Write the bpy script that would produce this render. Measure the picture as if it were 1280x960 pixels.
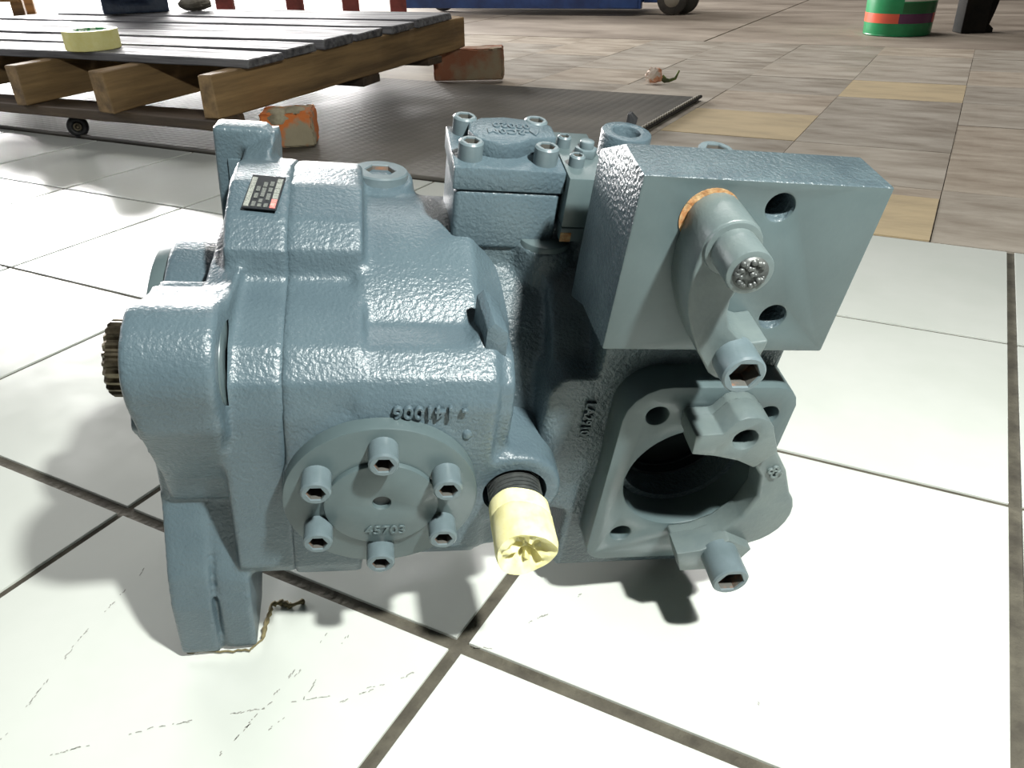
import bpy, bmesh, math, random
from mathutils import Matrix, Vector
random.seed(7)
scene = bpy.context.scene
COL = scene.collection
for o in list(bpy.data.objects): bpy.data.objects.remove(o)

# ------------------------------------------------------------------ camera, light, exposure
cam_d = bpy.data.cameras.new('camera'); cam = bpy.data.objects.new('camera', cam_d); COL.objects.link(cam)
cam_d.sensor_width = 36.0; cam_d.lens = 1004.9 / 1280 * 36; cam_d.clip_start = .01; cam_d.clip_end = 100
R0 = Vector((.99959, -.01397, -.02513)); R1 = Vector((-.02875, -.48571, -.87365)); R2 = Vector((0, .87401, -.48591))
cm = Matrix((R0, -R1, -R2)).transposed().to_4x4(); cm.translation = (0, -.65, .504)
cam.matrix_world = cm
scene.camera = cam

world = bpy.data.worlds.new('world'); scene.world = world; world.use_nodes = True
bg = world.node_tree.nodes['Background']; bg.inputs[0].default_value = (1.0, .97, .94, 1); bg.inputs[1].default_value = .055

def light(name, kind, loc, target, energy, color, **kw):
    d = bpy.data.lights.new(name, kind); d.energy = energy; d.color = color
    for k, v in kw.items(): setattr(d, k, v)
    o = bpy.data.objects.new(name, d); COL.objects.link(o); o.location = loc
    o.rotation_euler = (Vector(target) - Vector(loc)).to_track_quat('-Z', 'Y').to_euler()
    return o
KEY = Vector((.42, -.72, 1.08))
light('work_torch', 'SPOT', KEY, (.0, .05, 0), 128, (.985, 1.0, .95), spot_size=math.radians(124), spot_blend=1.0, shadow_soft_size=.03)
light('daylight_doorway', 'AREA', (-5.6, 12.5, 1.95), (-.8, 1.0, 0), 4000, (1.0, .98, .96), shape='RECTANGLE', size=6.5, size_y=3.7)
light('left_fill', 'AREA', (-6.2, 2.2, 2.6), (-.3, .2, .2), 130, (.98, .97, 1.0), shape='RECTANGLE', size=2.6, size_y=1.8)  # added fill, no window there: brightens the flange rim and left-facing sides
light('overhead_fill', 'AREA', (.6, 4.2, 4.2), (.6, 4.0, 0), 115, (1.0, .98, .94), shape='RECTANGLE', size=3.0, size_y=1.2)  # added soft fill from above, lifts the hall floor and upward faces

vs = scene.view_settings
vs.view_transform = 'Standard'; vs.look = 'None'; vs.exposure = 0.0; vs.gamma = 1.0; vs.use_curve_mapping = False

# ------------------------------------------------------------------ materials
def srgb(r, g, b):
    f = lambda c: (c / 255 / 12.92) if c / 255 <= .04045 else ((c / 255 + .055) / 1.055) ** 2.4
    return (f(r), f(g), f(b), 1)

def mat(name, col, col2=None, rough=.5, metal=0., scale=8., detail=4., mix=(.35, .65), bump=0., bscale=60., bdist=.002, stretch=None,
        rough2=None, coat=0., spec=.5, bump2=None):
    m = bpy.data.materials.new(name); m.use_nodes = True
    nt = m.node_tree; n = nt.nodes; l = nt.links
    p = n['Principled BSDF']; p.inputs['Metallic'].default_value = metal; p.inputs['Roughness'].default_value = rough
    p.inputs['Specular IOR Level'].default_value = spec; p.inputs['Coat Weight'].default_value = coat
    p.inputs['Base Color'].default_value = col
    tc = n.new('ShaderNodeTexCoord'); co = tc.outputs['Object']
    if stretch:
        mp = n.new('ShaderNodeMapping'); mp.inputs['Scale'].default_value = stretch; l.new(co, mp.inputs[0]); co = mp.outputs[0]
    if col2 or rough2 is not None:
        nz = n.new('ShaderNodeTexNoise'); nz.inputs['Scale'].default_value = scale; nz.inputs['Detail'].default_value = detail; nz.inputs['Roughness'].default_value = .6
        l.new(co, nz.inputs['Vector'])
        mr = n.new('ShaderNodeMapRange'); mr.inputs[1].default_value = mix[0]; mr.inputs[2].default_value = mix[1]; l.new(nz.outputs[0], mr.inputs[0])
        if col2:
            mx = n.new('ShaderNodeMix'); mx.data_type = 'RGBA'; mx.inputs[6].default_value = col; mx.inputs[7].default_value = col2
            l.new(mr.outputs[0], mx.inputs[0]); l.new(mx.outputs[2], p.inputs['Base Color'])
        if rough2 is not None:
            rr = n.new('ShaderNodeMapRange'); rr.inputs[3].default_value = rough; rr.inputs[4].default_value = rough2
            l.new(mr.outputs[0], rr.inputs[0]); l.new(rr.outputs[0], p.inputs['Roughness'])
    if bump:
        bn = n.new('ShaderNodeTexNoise'); bn.inputs['Scale'].default_value = bscale; bn.inputs['Detail'].default_value = 3; l.new(co, bn.inputs['Vector'])
        b = n.new('ShaderNodeBump'); b.inputs['Strength'].default_value = bump; b.inputs['Distance'].default_value = bdist
        l.new(bn.outputs[0], b.inputs['Height']); l.new(b.outputs[0], p.inputs['Normal'])
    return m

PAINT = srgb(82, 98, 105); PAINT2 = srgb(73, 89, 97)
M = {}
M['cast'] = mat('blue_grey_cast_paint', PAINT, PAINT2, rough=.29, rough2=.40, scale=14, bump=.7, bscale=380, bdist=.0011)
M['rough_cast'] = mat('blue_grey_rough_cast', srgb(78, 92, 97), srgb(66, 79, 85), rough=.33, scale=30, bump=.85, bscale=360, bdist=.0018)
M['paint'] = mat('blue_grey_machined_paint', srgb(81, 95, 97), srgb(75, 89, 91), rough=.36, scale=25, bump=.12, bscale=300, bdist=.0006)
M['bolt'] = mat('grey_bolt_paint', srgb(98, 112, 117), srgb(88, 102, 106), rough=.33, scale=60, bump=.1, bscale=400, bdist=.0005)
M['clamp'] = mat('pale_grey_clamp_paint', srgb(96, 107, 106), srgb(86, 98, 99), rough=.38, scale=40, bump=.25, bscale=260, bdist=.001)
M['socket'] = mat('dark_socket', srgb(70, 70, 66), srgb(120, 84, 60), rough=.6, scale=120, mix=(.5, .7))
M['bore'] = mat('dark_bore', srgb(38, 44, 46), rough=.4, bump=.2, bscale=80)  # one dark tone for port interior and hole floors
M['steel'] = mat('spline_steel', srgb(120, 112, 95), srgb(60, 55, 45), rough=.35, metal=.9, scale=60)
M['thread'] = mat('dark_threaded_steel', srgb(95, 98, 96), srgb(66, 70, 70), rough=.42, metal=.4, scale=80, bump=.3, bscale=200)
M['mask_tape'] = mat('yellow_masking_tape', srgb(238, 232, 182), srgb(226, 218, 152), rough=.55, scale=90, bump=.35, bscale=120, bdist=.001)
M['rust'] = mat('orange_rust', srgb(150, 98, 54), srgb(176, 148, 108), rough=.85, scale=200, bump=.5, bscale=300)
M['plate_black'] = mat('nameplate_black', srgb(28, 32, 36), rough=.45)
M['plate_white'] = mat('nameplate_silver', srgb(160, 164, 154), srgb(96, 100, 98), rough=.5, scale=900)
M['plate_grey'] = mat('nameplate_dim_print', srgb(118, 122, 116), srgb(66, 70, 70), rough=.5, scale=900)
M['plate_red'] = mat('nameplate_red', srgb(215, 110, 105), srgb(225, 160, 150), rough=.5, scale=300)
M['black_rubber'] = mat('black_rubber', srgb(20, 21, 23), srgb(30, 31, 33), rough=.55, scale=40)
M['grout'] = mat('grey_grout', srgb(96, 92, 80), srgb(66, 62, 54), rough=.9, scale=26, detail=8, bump=.6, bscale=120, bdist=.004)
M['tile'] = mat('white_glazed_tile', srgb(205, 209, 203), srgb(198, 203, 196), rough=.13, rough2=.24, scale=6, bump=.05, bscale=25, bdist=.002)
SLABS = [mat('concrete_slab_grey', srgb(172, 164, 151), srgb(136, 125, 111), rough=.7, rough2=.5, scale=3.2, detail=8, stretch=(1, 3.2, 1), mix=(.38, .66), bump=.3, bscale=30, bdist=.004),
         mat('concrete_slab_warm', srgb(175, 164, 148), srgb(138, 124, 108), rough=.7, rough2=.5, scale=3.6, detail=8, stretch=(1, 3.6, 1), mix=(.38, .66), bump=.3, bscale=30, bdist=.004),
         mat('concrete_slab_dim', srgb(166, 159, 147), srgb(130, 120, 107), rough=.7, rough2=.5, scale=4, detail=8, stretch=(1, 3.0, 1), mix=(.36, .64), bump=.3, bscale=30, bdist=.004)]
M['tan'] = mat('concrete_slab_tan', srgb(182, 164, 130), srgb(152, 137, 110), rough=.7, scale=4, detail=8, stretch=(1, 3, 1), mix=(.42, .75), bump=.3, bscale=30, bdist=.004)
M['joint'] = mat('dark_floor_joint', srgb(96, 88, 76), srgb(70, 63, 54), rough=.9, scale=12)
M['hall'] = mat('hall_concrete', srgb(166, 154, 140), srgb(118, 106, 94), rough=.7, rough2=.5, scale=1.1, detail=9, stretch=(1, 2.4, 1), mix=(.36, .66), bump=.3, bscale=20, bdist=.004)

def mat_mat():
    m = bpy.data.materials.new('dark_ribbed_rubber'); m.use_nodes = True
    nt = m.node_tree; n = nt.nodes; l = nt.links; p = n['Principled BSDF']
    tc = n.new('ShaderNodeTexCoord')
    nz = n.new('ShaderNodeTexNoise'); nz.inputs['Scale'].default_value = 2.2; nz.inputs['Detail'].default_value = 8; l.new(tc.outputs['Object'], nz.inputs['Vector'])
    cr = n.new('ShaderNodeValToRGB'); e = cr.color_ramp.elements
    e[0].position = .36; e[0].color = srgb(66, 64, 59); e[1].position = .66; e[1].color = srgb(104, 100, 92)
    l.new(nz.outputs[0], cr.inputs[0]); l.new(cr.outputs[0], p.inputs['Base Color'])
    p.inputs['Roughness'].default_value = .5
    hs = []
    for dr, sc in (('X', 9.0), ('Y', 14.0)):
        w = n.new('ShaderNodeTexWave'); w.bands_direction = dr; w.inputs['Scale'].default_value = sc; w.inputs['Distortion'].default_value = .6; w.inputs['Detail'].default_value = 2
        l.new(tc.outputs['Object'], w.inputs['Vector']); hs.append(w)
    ad = n.new('ShaderNodeMath'); ad.operation = 'MINIMUM'; l.new(hs[0].outputs['Fac'], ad.inputs[0]); l.new(hs[1].outputs['Fac'], ad.inputs[1])
    b = n.new('ShaderNodeBump'); b.inputs['Strength'].default_value = .3; b.inputs['Distance'].default_value = .003
    l.new(ad.outputs[0], b.inputs['Height']); l.new(b.outputs[0], p.inputs['Normal'])
    return m
M['mat'] = mat_mat()
M['wood_grey'] = mat('weathered_grey_wood', srgb(112, 112, 114), srgb(58, 58, 62), rough=.5, rough2=.8, scale=5, detail=9, stretch=(.6, 9, 9), bump=.5, bscale=9, bdist=.006)
M['wood_brown'] = mat('brown_pallet_wood', srgb(150, 118, 76), srgb(98, 74, 48), rough=.7, scale=3, detail=9, stretch=(.5, 7, 7), bump=.4, bscale=8, bdist=.005)
M['wood_beam'] = mat('brown_beam_wood', srgb(152, 124, 84), srgb(100, 80, 54), rough=.7, scale=3, detail=9, stretch=(9, .6, 9), bump=.4, bscale=8, bdist=.005)
M['wood_dark'] = mat('dark_stained_wood', srgb(92, 76, 58), srgb(60, 50, 40), rough=.7, scale=4, detail=8, stretch=(.6, 7, 7), bump=.4, bscale=8, bdist=.005)
M['brick_orange'] = mat('orange_brick_mortar', srgb(206, 118, 62), srgb(158, 148, 124), rough=.9, scale=9, mix=(.47, .56), bump=.6, bscale=60, bdist=.004)
M['brick_brown'] = mat('brown_brick', srgb(150, 98, 72), srgb(150, 136, 112), rough=.9, scale=8, mix=(.42, .62), bump=.6, bscale=50, bdist=.004)
M['mortar'] = mat('pale_mortar', srgb(172, 164, 140), srgb(128, 120, 100), rough=.95, scale=30, bump=.8, bscale=60, bdist=.006)
M['tape_yellow'] = mat('pale_yellow_tape_roll', srgb(244, 238, 168), srgb(238, 230, 150), rough=.5, scale=60)
M['tape_core'] = mat('green_print_core', srgb(226, 240, 220), srgb(70, 160, 100), rough=.5, scale=28, mix=(.52, .56))
M['navy_cast'] = mat('navy_grey_cast_paint', srgb(70, 84, 106), srgb(52, 63, 84), rough=.45, scale=20, bump=.5, bscale=90, bdist=.003)
M['blue_steel'] = mat('blue_painted_steel', srgb(38, 72, 128), srgb(28, 52, 96), rough=.4, scale=6)
M['red_paint'] = mat('faded_red_paint', srgb(150, 72, 66), srgb(110, 52, 48), rough=.6, scale=14)
M['black_steel'] = mat('black_painted_steel', srgb(30, 31, 30), srgb(44, 42, 38), rough=.8, spec=.2, scale=12)
M['wheel'] = mat('worn_dark_wheel', srgb(62, 58, 50), srgb(40, 38, 34), rough=.6, scale=14)
M['hub'] = mat('pale_wheel_hub', srgb(130, 124, 110), rough=.5)
M['can_green'] = mat('green_print', srgb(34, 150, 92), srgb(26, 128, 76), rough=.3, scale=6)
M['can_dark'] = mat('dark_green_print', srgb(34, 104, 60), rough=.3)
M['can_orange'] = mat('orange_print', srgb(232, 104, 70), srgb(214, 84, 70), rough=.3, scale=5)
M['can_purple'] = mat('purple_print', srgb(98, 48, 88), rough=.3)
M['can_white'] = mat('white_print', srgb(224, 230, 214), rough=.35)
M['paper'] = mat('crumpled_white_paper', srgb(218, 204, 190), srgb(210, 150, 116), rough=.8, scale=26, mix=(.45, .55))
M['leaf'] = mat('green_scrap', srgb(120, 140, 60), srgb(70, 76, 48), rough=.7, scale=30)
M['fleck'] = mat('dark_scuff', srgb(140, 140, 134), rough=.9)
M['straw'] = mat('straw_debris', srgb(132, 122, 88), srgb(96, 88, 62), rough=.95, scale=100, bump=.6, bscale=200)
M['cement'] = mat('cement_lump', srgb(150, 146, 134), srgb(110, 104, 92), rough=.95, scale=18, bump=.7, bscale=40, bdist=.006)

# ------------------------------------------------------------------ mesh helpers
AXM = {'x': Matrix(((0, 0, 1), (1, 0, 0), (0, 1, 0))), 'y': Matrix(((0, 1, 0), (0, 0, 1), (1, 0, 0))), 'z': Matrix.Identity(3)}
# AXM maps (u, v, w) -> world with w along the axis:  x:(w,u,v)=(x; u=y, v=z)   y: (v,w,u) => u=z, v=x

class G:
    """raw geometry: verts, faces"""
    def __init__(s): s.v = []; s.f = []; s.m = []
    def add(s, vs, fs, mi=0):
        k = len(s.v); s.v += [tuple(v) for v in vs]; s.f += [tuple(i + k for i in f) for f in fs]; s.m += [mi] * len(fs); return s
    def box(s, x0, x1, y0, y1, z0, z1, mi=0):
        vs = [(x, y, z) for x in (x0, x1) for y in (y0, y1) for z in (z0, z1)]
        return s.add(vs, [(0, 1, 3, 2), (4, 6, 7, 5), (0, 4, 5, 1), (2, 3, 7, 6), (0, 2, 6, 4), (1, 5, 7, 3)], mi)
    def prism(s, poly, ax, w0, w1, mi=0):
        """poly: list of 2-D points; ax 'x': (y,z)  'y': (x,z)  'z': (x,y)"""
        def P(p, w): return {'x': (w, p[0], p[1]), 'y': (p[0], w, p[1]), 'z': (p[0], p[1], w)}[ax]
        n = len(poly); area = sum(poly[i][0] * poly[(i + 1) % n][1] - poly[(i + 1) % n][0] * poly[i][1] for i in range(n))
        if (area > 0) == (ax == 'y'): poly = poly[::-1]
        vs = [P(p, w0) for p in poly] + [P(p, w1) for p in poly]
        fs = [tuple(range(n))[::-1], tuple(range(n, 2 * n))] + [(i, (i + 1) % n, n + (i + 1) % n, n + i) for i in range(n)]
        return s.add(vs, fs, mi)
    def cyl(s, c, r, ax, w0, w1, seg=48, r1=None, mi=0):
        r1 = r if r1 is None else r1
        def P(a, rr, w):
            u, v = c[0] + rr * math.cos(a), c[1] + rr * math.sin(a)
            return {'x': (w, u, v), 'y': (u, w, v), 'z': (u, v, w)}[ax]
        A = [2 * math.pi * i / seg for i in range(seg)]
        if ax == 'y': A = A[::-1]
        vs = [P(a, r, w0) for a in A] + [P(a, r1, w1) for a in A]
        fs = [tuple(range(seg))[::-1], tuple(range(seg, 2 * seg))] + [(i, (i + 1) % seg, seg + (i + 1) % seg, seg + i) for i in range(seg)]
        return s.add(vs, fs, mi)
    def lathe(s, prof, seg=48, mi=0):
        """prof: list of (r, z) from bottom axis to top axis, about +Z"""
        vs = []; fs = []
        for r, z in prof:
            vs += [(r * math.cos(2 * math.pi * i / seg), r * math.sin(2 * math.pi * i / seg), z) for i in range(seg)]
        for k in range(len(prof) - 1):
            for i in range(seg):
                a, b = k * seg + i, k * seg + (i + 1) % seg
                fs.append((a, b, b + seg, a + seg))
        fs.append(tuple(range(seg))[::-1]); fs.append(tuple((len(prof) - 1) * seg + i for i in range(seg)))
        return s.add(vs, fs, mi)
    def sphere(s, c, r, sc=(1, 1, 1), u=24, v=14):
        vs = [(c[0], c[1], c[2] - r * sc[2])]; fs = []
        for j in range(1, v):
            t = math.pi * j / v
            for i in range(u):
                a = 2 * math.pi * i / u
                vs.append((c[0] + r * sc[0] * math.sin(t) * math.cos(a), c[1] + r * sc[1] * math.sin(t) * math.sin(a), c[2] - r * sc[2] * math.cos(t)))
        vs.append((c[0], c[1], c[2] + r * sc[2]))
        for i in range(u): fs.append((0, 1 + (i + 1) % u, 1 + i))
        for j in range(v - 2):
            for i in range(u):
                a = 1 + j * u + i; b = 1 + j * u + (i + 1) % u
                fs.append((a, b, b + u, a + u))
        k = 1 + (v - 2) * u
        for i in range(u): fs.append((k + i, k + (i + 1) % u, len(vs) - 1))
        return s.add(vs, fs)
    def tube(s, pts, r, seg=8):
        pts = [Vector(p) for p in pts]; rings = []
        for i, p in enumerate(pts):
            d = (pts[min(i + 1, len(pts) - 1)] - pts[max(i - 1, 0)]).normalized()
            a = d.orthogonal().normalized() if i == 0 else (prev - d * prev.dot(d)).normalized()
            prev = a; b = d.cross(a); rr = r[i] if isinstance(r, (list, tuple)) else r
            rings.append([p + (a * math.cos(2 * math.pi * k / seg) + b * math.sin(2 * math.pi * k / seg)) * rr for k in range(seg)])
        vs = [v for g in rings for v in g]; n = len(pts)
        fs = [(i * seg + k, i * seg + (k + 1) % seg, (i + 1) * seg + (k + 1) % seg, (i + 1) * seg + k) for i in range(n - 1) for k in range(seg)]
        fs += [tuple(range(seg))[::-1], tuple((n - 1) * seg + k for k in range(seg))]
        return s.add(vs, fs)
    def map(s, fn): s.v = [tuple(fn(*v)) for v in s.v]; return s

def mesh_of(g, name):
    me = bpy.data.meshes.new(name); me.from_pydata(g.v, [], g.f); me.polygons.foreach_set('material_index', g.m); me.update(); return me

def link(name, me, mats, parent=None, loc=(0, 0, 0), rot=None, label=None):
    o = bpy.data.objects.new(name, me); COL.objects.link(o)
    if not isinstance(mats, (list, tuple)): mats = [mats]
    if len(me.materials) == 0:
        for m in mats: me.materials.append(M[m] if isinstance(m, str) else m)
    o.location = loc
    if rot is not None:
        o.rotation_mode = 'QUATERNION'; o.rotation_quaternion = rot
    if parent is not None: o.parent = parent
    if label: o['label'] = label
    return o

def tag(o, label, cat=None, group=None, kind=None):
    o['label'] = label
    if cat: o['category'] = cat
    if group: o['group'] = group
    if kind: o['kind'] = kind
    return o

def empty(name, loc, rotz=0, rot=None):
    o = bpy.data.objects.new(name, None); COL.objects.link(o); o.empty_display_size = .05; o.location = loc
    if rot is not None:
        o.rotation_mode = 'QUATERNION'; o.rotation_quaternion = rot
    else: o.rotation_euler = (0, 0, rotz)
    return o

def evaluate(g, mods, name):
    """run modifiers on raw geometry and hand back the finished mesh"""
    me = mesh_of(g, name + '_src') if isinstance(g, G) else g
    o = bpy.data.objects.new(name + '_src', me); COL.objects.link(o)
    temp = []
    for kind, kw in mods:
        md = o.modifiers.new(kind, kind)
        for k, v in kw.items():
            if k == 'cut':
                c = bpy.data.objects.new('cut', mesh_of(v, 'cut')); COL.objects.link(c); temp.append(c); md.object = c
            else: setattr(md, k, v)
    dg = bpy.context.evaluated_depsgraph_get(); dg.update()
    out = bpy.data.meshes.new_from_object(o.evaluated_get(dg), depsgraph=dg); out.name = name
    for c in temp + [o]:
        d = c.data; bpy.data.objects.remove(c); bpy.data.meshes.remove(d)
    out.materials.clear()
    return out

def smooth(me, angle=None):
    me.polygons.foreach_set('use_smooth', [True] * len(me.polygons))
    if angle is not None: me.set_sharp_from_angle(angle=math.radians(angle))
    me.update(); return me

def cast(name, g, mats, parent, voxel=.0025, it=8, fac=.5, cut=None, label=None):
    mods = [('REMESH', dict(mode='VOXEL', voxel_size=voxel)), ('SMOOTH', dict(factor=fac, iterations=it))]
    me = evaluate(g, mods, name)
    if cut is not None:
        me2 = evaluate(me, [('BOOLEAN', dict(operation='DIFFERENCE', solver='EXACT', cut=cut))], name); me = me2
    smooth(me, 50)
    return link(name, me, mats, parent, label=label)

def machined(name, g, mats, parent, cut=None, bevel=.0012, seg=2, label=None, angle=32):
    mods = []
    if cut is not None: mods.append(('BOOLEAN', dict(operation='DIFFERENCE', solver='EXACT', cut=cut)))
    if bevel: mods.append(('BEVEL', dict(width=bevel, segments=seg, limit_method='ANGLE', angle_limit=math.radians(35))))
    me = evaluate(g, mods, name); smooth(me, angle)
    return link(name, me, mats, parent, label=label)

QY = Vector((0, 0, 1)).rotation_difference(Vector((0, -1, 0)))      # local +Z -> pump -Y
QX = Vector((0, 0, 1)).rotation_difference(Vector((-1, 0, 0)))
_bolts = {}
def bolt_mesh(r, h, s, depth):
    """socket head cap screw standing on z=0"""
    key = (r, h, s, depth)
    if key in _bolts: return _bolts[key]
    n = 24; g = G(); A = [2 * math.pi * i / n for i in range(n)]
    def hexr(a):
        t = (a % (math.pi / 3)) - math.pi / 6; return s / math.cos(t)
    rings = [[(r * math.cos(a), r * math.sin(a), z) for a in A] for z in (-.003, h - .0012)]
    rings.append([((r - .0012) * math.cos(a), (r - .0012) * math.sin(a), h) for a in A])
    rings.append([(hexr(a) * 1.06 * math.cos(a), hexr(a) * 1.06 * math.sin(a), h) for a in A])
    rings.append([(hexr(a) * math.cos(a), hexr(a) * math.sin(a), h - .001) for a in A])
    rings.append([(hexr(a) * math.cos(a), hexr(a) * math.sin(a), h - depth) for a in A])
    vs = [v for k in rings for v in k]; fs = []; mi = []
    for k in range(5):
        for i in range(n):
            fs.append((k * n + i, k * n + (i + 1) % n, (k + 1) * n + (i + 1) % n, (k + 1) * n + i)); mi.append(1 if k == 4 else 0)
    fs.append(tuple(range(n))[::-1]); mi.append(0)
    fs.append(tuple(5 * n + i for i in range(n))); mi.append(1)
    g.v = vs; g.f = fs; g.m = mi
    me = smooth(mesh_of(g, 'bolt'), 35)
    for m in ('bolt', 'socket'): me.materials.append(M[m])
    _bolts[key] = me; return me
def bolt(parent, pos, r, h, s, depth, rot=QY, name='bolt', label=None):
    return link(name, bolt_mesh(r, h, s, depth), [], parent, pos, rot, label)

def text_mesh(txt, size, ext):
    c = bpy.data.curves.new('lettering', 'FONT'); c.body = txt; c.size = size; c.extrude = ext; c.align_x = 'CENTER'; c.align_y = 'CENTER'; c.resolution_u = 3
    c.bevel_depth = ext * .35; c.bevel_resolution = 1
    o = bpy.data.objects.new('lettering_src', c); COL.objects.link(o)
    dg = bpy.context.evaluated_depsgraph_get(); dg.update()
    me = bpy.data.meshes.new_from_object(o.evaluated_get(dg), depsgraph=dg); me.name = 'lettering'
    bpy.data.objects.remove(o); bpy.data.curves.remove(c); me.materials.clear(); return me

def arc(c, r, a0, a1, n):
    return [(c[0] + r * math.cos(math.radians(a0 + (a1 - a0) * i / (n - 1))), c[1] + r * math.sin(math.radians(a0 + (a1 - a0) * i / (n - 1)))) for i in range(n)]

# ------------------------------------------------------------------ the floors
T = .40
TR = math.atan2(-.48170, .87633)              # tile grid: local x along b, y along a
CB, CA = 3.67506, .02966
def t2w(b, a):
    x, y = (b - CB) * T, (a - CA) * T
    return (.87633 * x + .48170 * y, -.48170 * x + .87633 * y - .65)
ORG = t2w(0, 0)
# hall floor below everything
hall = link('floor', mesh_of(G().box(-14, 14, -6, 16, -.12, -.012), 'floor'), 'joint')
tag(hall, 'worn grey and tan concrete hall floor behind the white tiles', None, None, 'structure')
# slabs near the tiles, each with open joints
sl_rot = TR
k = 0
for i in range(-11, 8):
    for j in range(0, 8):
        b0 = 2.72 + .96 * i; a0 = 4.03 + .925 * j
        if j == 7: h = .8
        else: h = .925
        rnd = random.Random(i * 31 + j * 7)
        w = .96 * T; hh = h * T; gp = .0004 + .0010 * rnd.random()
        me = mesh_of(G().box(gp, w - gp, gp, hh - gp, -.05, 0), 'slab')
        m = SLABS[rnd.randrange(3)]
        if (i, j) in ((0, 4), (-1, 2), (1, 0) if False else (9, 9)): m = M['tan']
        ox, oy = t2w(b0, a0)
        o = link('slab', me, m, hall, (ox, oy, -.004 + .0016 * rnd.random()))
        o.rotation_euler = (0, 0, sl_rot)
# tan repair by the tile edge
ox, oy = t2w(3.30, 4.035)
o = link('slab', mesh_of(G().box(.002, .15, .002, .29, -.05, .0006), 'slab'), M['tan'], hall, (ox, oy, -.002)); o.rotation_euler = (0, 0, sl_rot)
# big slabs beyond
for i in range(-8, 5):
    for j in range(0, 5):
        rnd = random.Random(i * 13 + j)
        ox, oy = t2w(.5 + 4.6 * i, 11.33 + 4.8 * j)
        o = link('slab', mesh_of(G().box(.006, 4.6 * T - .006, .006, 4.8 * T - .006, -.05, 0), 'slab'), M['hall'], hall, (ox, oy, -.004)); o.rotation_euler = (0, 0, sl_rot)

# tiled floor
tiled = link('floor', mesh_of(G().box(-9 * T, 7 * T, -3 * T, 4.0 * T, -.011, -.0025), 'floor'), 'grout', None, (ORG[0], ORG[1], 0))
tiled.rotation_euler = (0, 0, TR)
tag(tiled, 'white glazed tile floor with dark grout under the pump', None, None, 'structure')
GA = {0: .0055, 1: .0064, 2: .0038, 3: .0038, 4: .0}; GB = {4: .0060, 3: .0060, 2: .0046, 1: .0040, 0: .0042}
def tile_mesh(x0, x1, y0, y1):
    g = G(); e = .0004
    vs = [(x0, y0, -.009), (x1, y0, -.009), (x1, y1, -.009), (x0, y1, -.009), (x0, y0, -e), (x1, y0, -e), (x1, y1, -e), (x0, y1, -e),
          (x0 + e, y0 + e, 0), (x1 - e, y0 + e, 0), (x1 - e, y1 - e, 0), (x0 + e, y1 - e, 0)]
    fs = [(0, 1, 5, 4), (1, 2, 6, 5), (2, 3, 7, 6), (3, 0, 4, 7), (4, 5, 9, 8), (5, 6, 10, 9), (6, 7, 11, 10), (7, 4, 8, 11), (8, 9, 10, 11)]
    return mesh_of(g.add(vs, fs), 'tile')
for b in range(-7, 6):
    for a in range(-2, 4):
        x0 = GB.get(b, .0046); x1 = T - GB.get(b + 1, .0046); y0 = GA.get(a, .0045); y1 = T - GA.get(a + 1, .0045)
        rnd = random.Random(b * 17 + a)
        o = link('tile', tile_mesh(x0, x1, y0, y1), 'tile', tiled, (b * T, a * T, 0))

# back wall of the hall, far beyond the frame, open at the daylight doorway
wg = G().box(-14, -9.3, 14.6, 14.8, -.1, 6).box(-1.9, 14, 14.6, 14.8, -.1, 6).box(-9.3, -1.9, 14.6, 14.8, 5.5, 6)
wb = link('wall_back', mesh_of(wg, 'wall_back'), 'cement'); tag(wb, 'plain grey back wall of the hall with a wide doorway', None, None, 'structure')
# dark ribbed mat beyond the tile edge
mx0, my0 = t2w(-9, 4.02)
rm = empty('rubber_mat', (mx0, my0, 0), TR)
tag(rm, 'dark oil stained ribbed rubber mat lying under the wooden pallet', 'mat')
link('mat_sheet', evaluate(G().box(0, 10.68 * T, 0, 3.12 * T, -.002, .009), [('BEVEL', dict(width=.003, segments=2))], 'mat_sheet'), 'mat', rm)
eg = G().tube([(10.68 * T + .004, .02, .010), (10.68 * T + .004, 3.12 * T, .010)], .006, 8)
ed = link('edge_rope', smooth(mesh_of(eg, 'edge_rope'), 40), 'black_rubber', rm, label='black braided edge')
for i in range(26):
    yy = .66 + i * .0225
    link('rope_strand', mesh_of(G().box(-.004, .004, -.006, .006, -.003, .003), 'rope_strand') if i == 0 else strand, 'cement', ed, (10.68 * T + .003, yy, .0165), Matrix.Rotation(.5, 3, 'Z').to_quaternion())
    if i == 0: strand = [o for o in ed.children][0].data

# ------------------------------------------------------------------ THE PUMP
PR = Matrix(((.98144, -.12662, .14400), (.15148, .97242, -.17738), (-.11757, .19590, .97355)))
pump = empty('hydraulic_pump', (-.215, -.175, .0005), rot=PR.to_quaternion())
tag(pump, 'large blue grey cast hydraulic piston pump lying on the white tiles', 'pump')
AY, AZ = .14, .19

# --- mounting flange casting (square flange with four ears, pilot, neck up to the joint)
EB = (.016, .287); EC = (.222, .318); ED = (.262, .095)
def flange_outline(d=0.0):
    p = [(-.004 + d, .002), (-.004 + d, .05), (.000 + d, .085), (.014 + d, .118), (.024 + d, .15), (.022 + d, .18), (.010 + d, .212), (-.006 + d, .238), (-.014 + d, .252)]
    p += arc(EB, .035 - d, 205, 78, 9)
    p += [(.042, .314), (.070, .311), (.100, .317), (.130, .324), (.165, .331), (.200, .337), (.232, .342), (.250, .341), (.258, .330), (.262, .30)]
    p += [(.272, .25), (.268, .2), (.275, .15)] + arc(ED, .035, 60, -90, 6)
    p += [(.20, .05), (.12, .04), (.075, .03), (.05, .002)]
    return p
fg = G()
def shear(x, y, z):
    return (x + .085 * max(0, y - .015) * min(1, max(0, (z - .10) / .15)), y, z)
fg.prism(flange_outline(0.002), 'x', -.024, .0)
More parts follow.
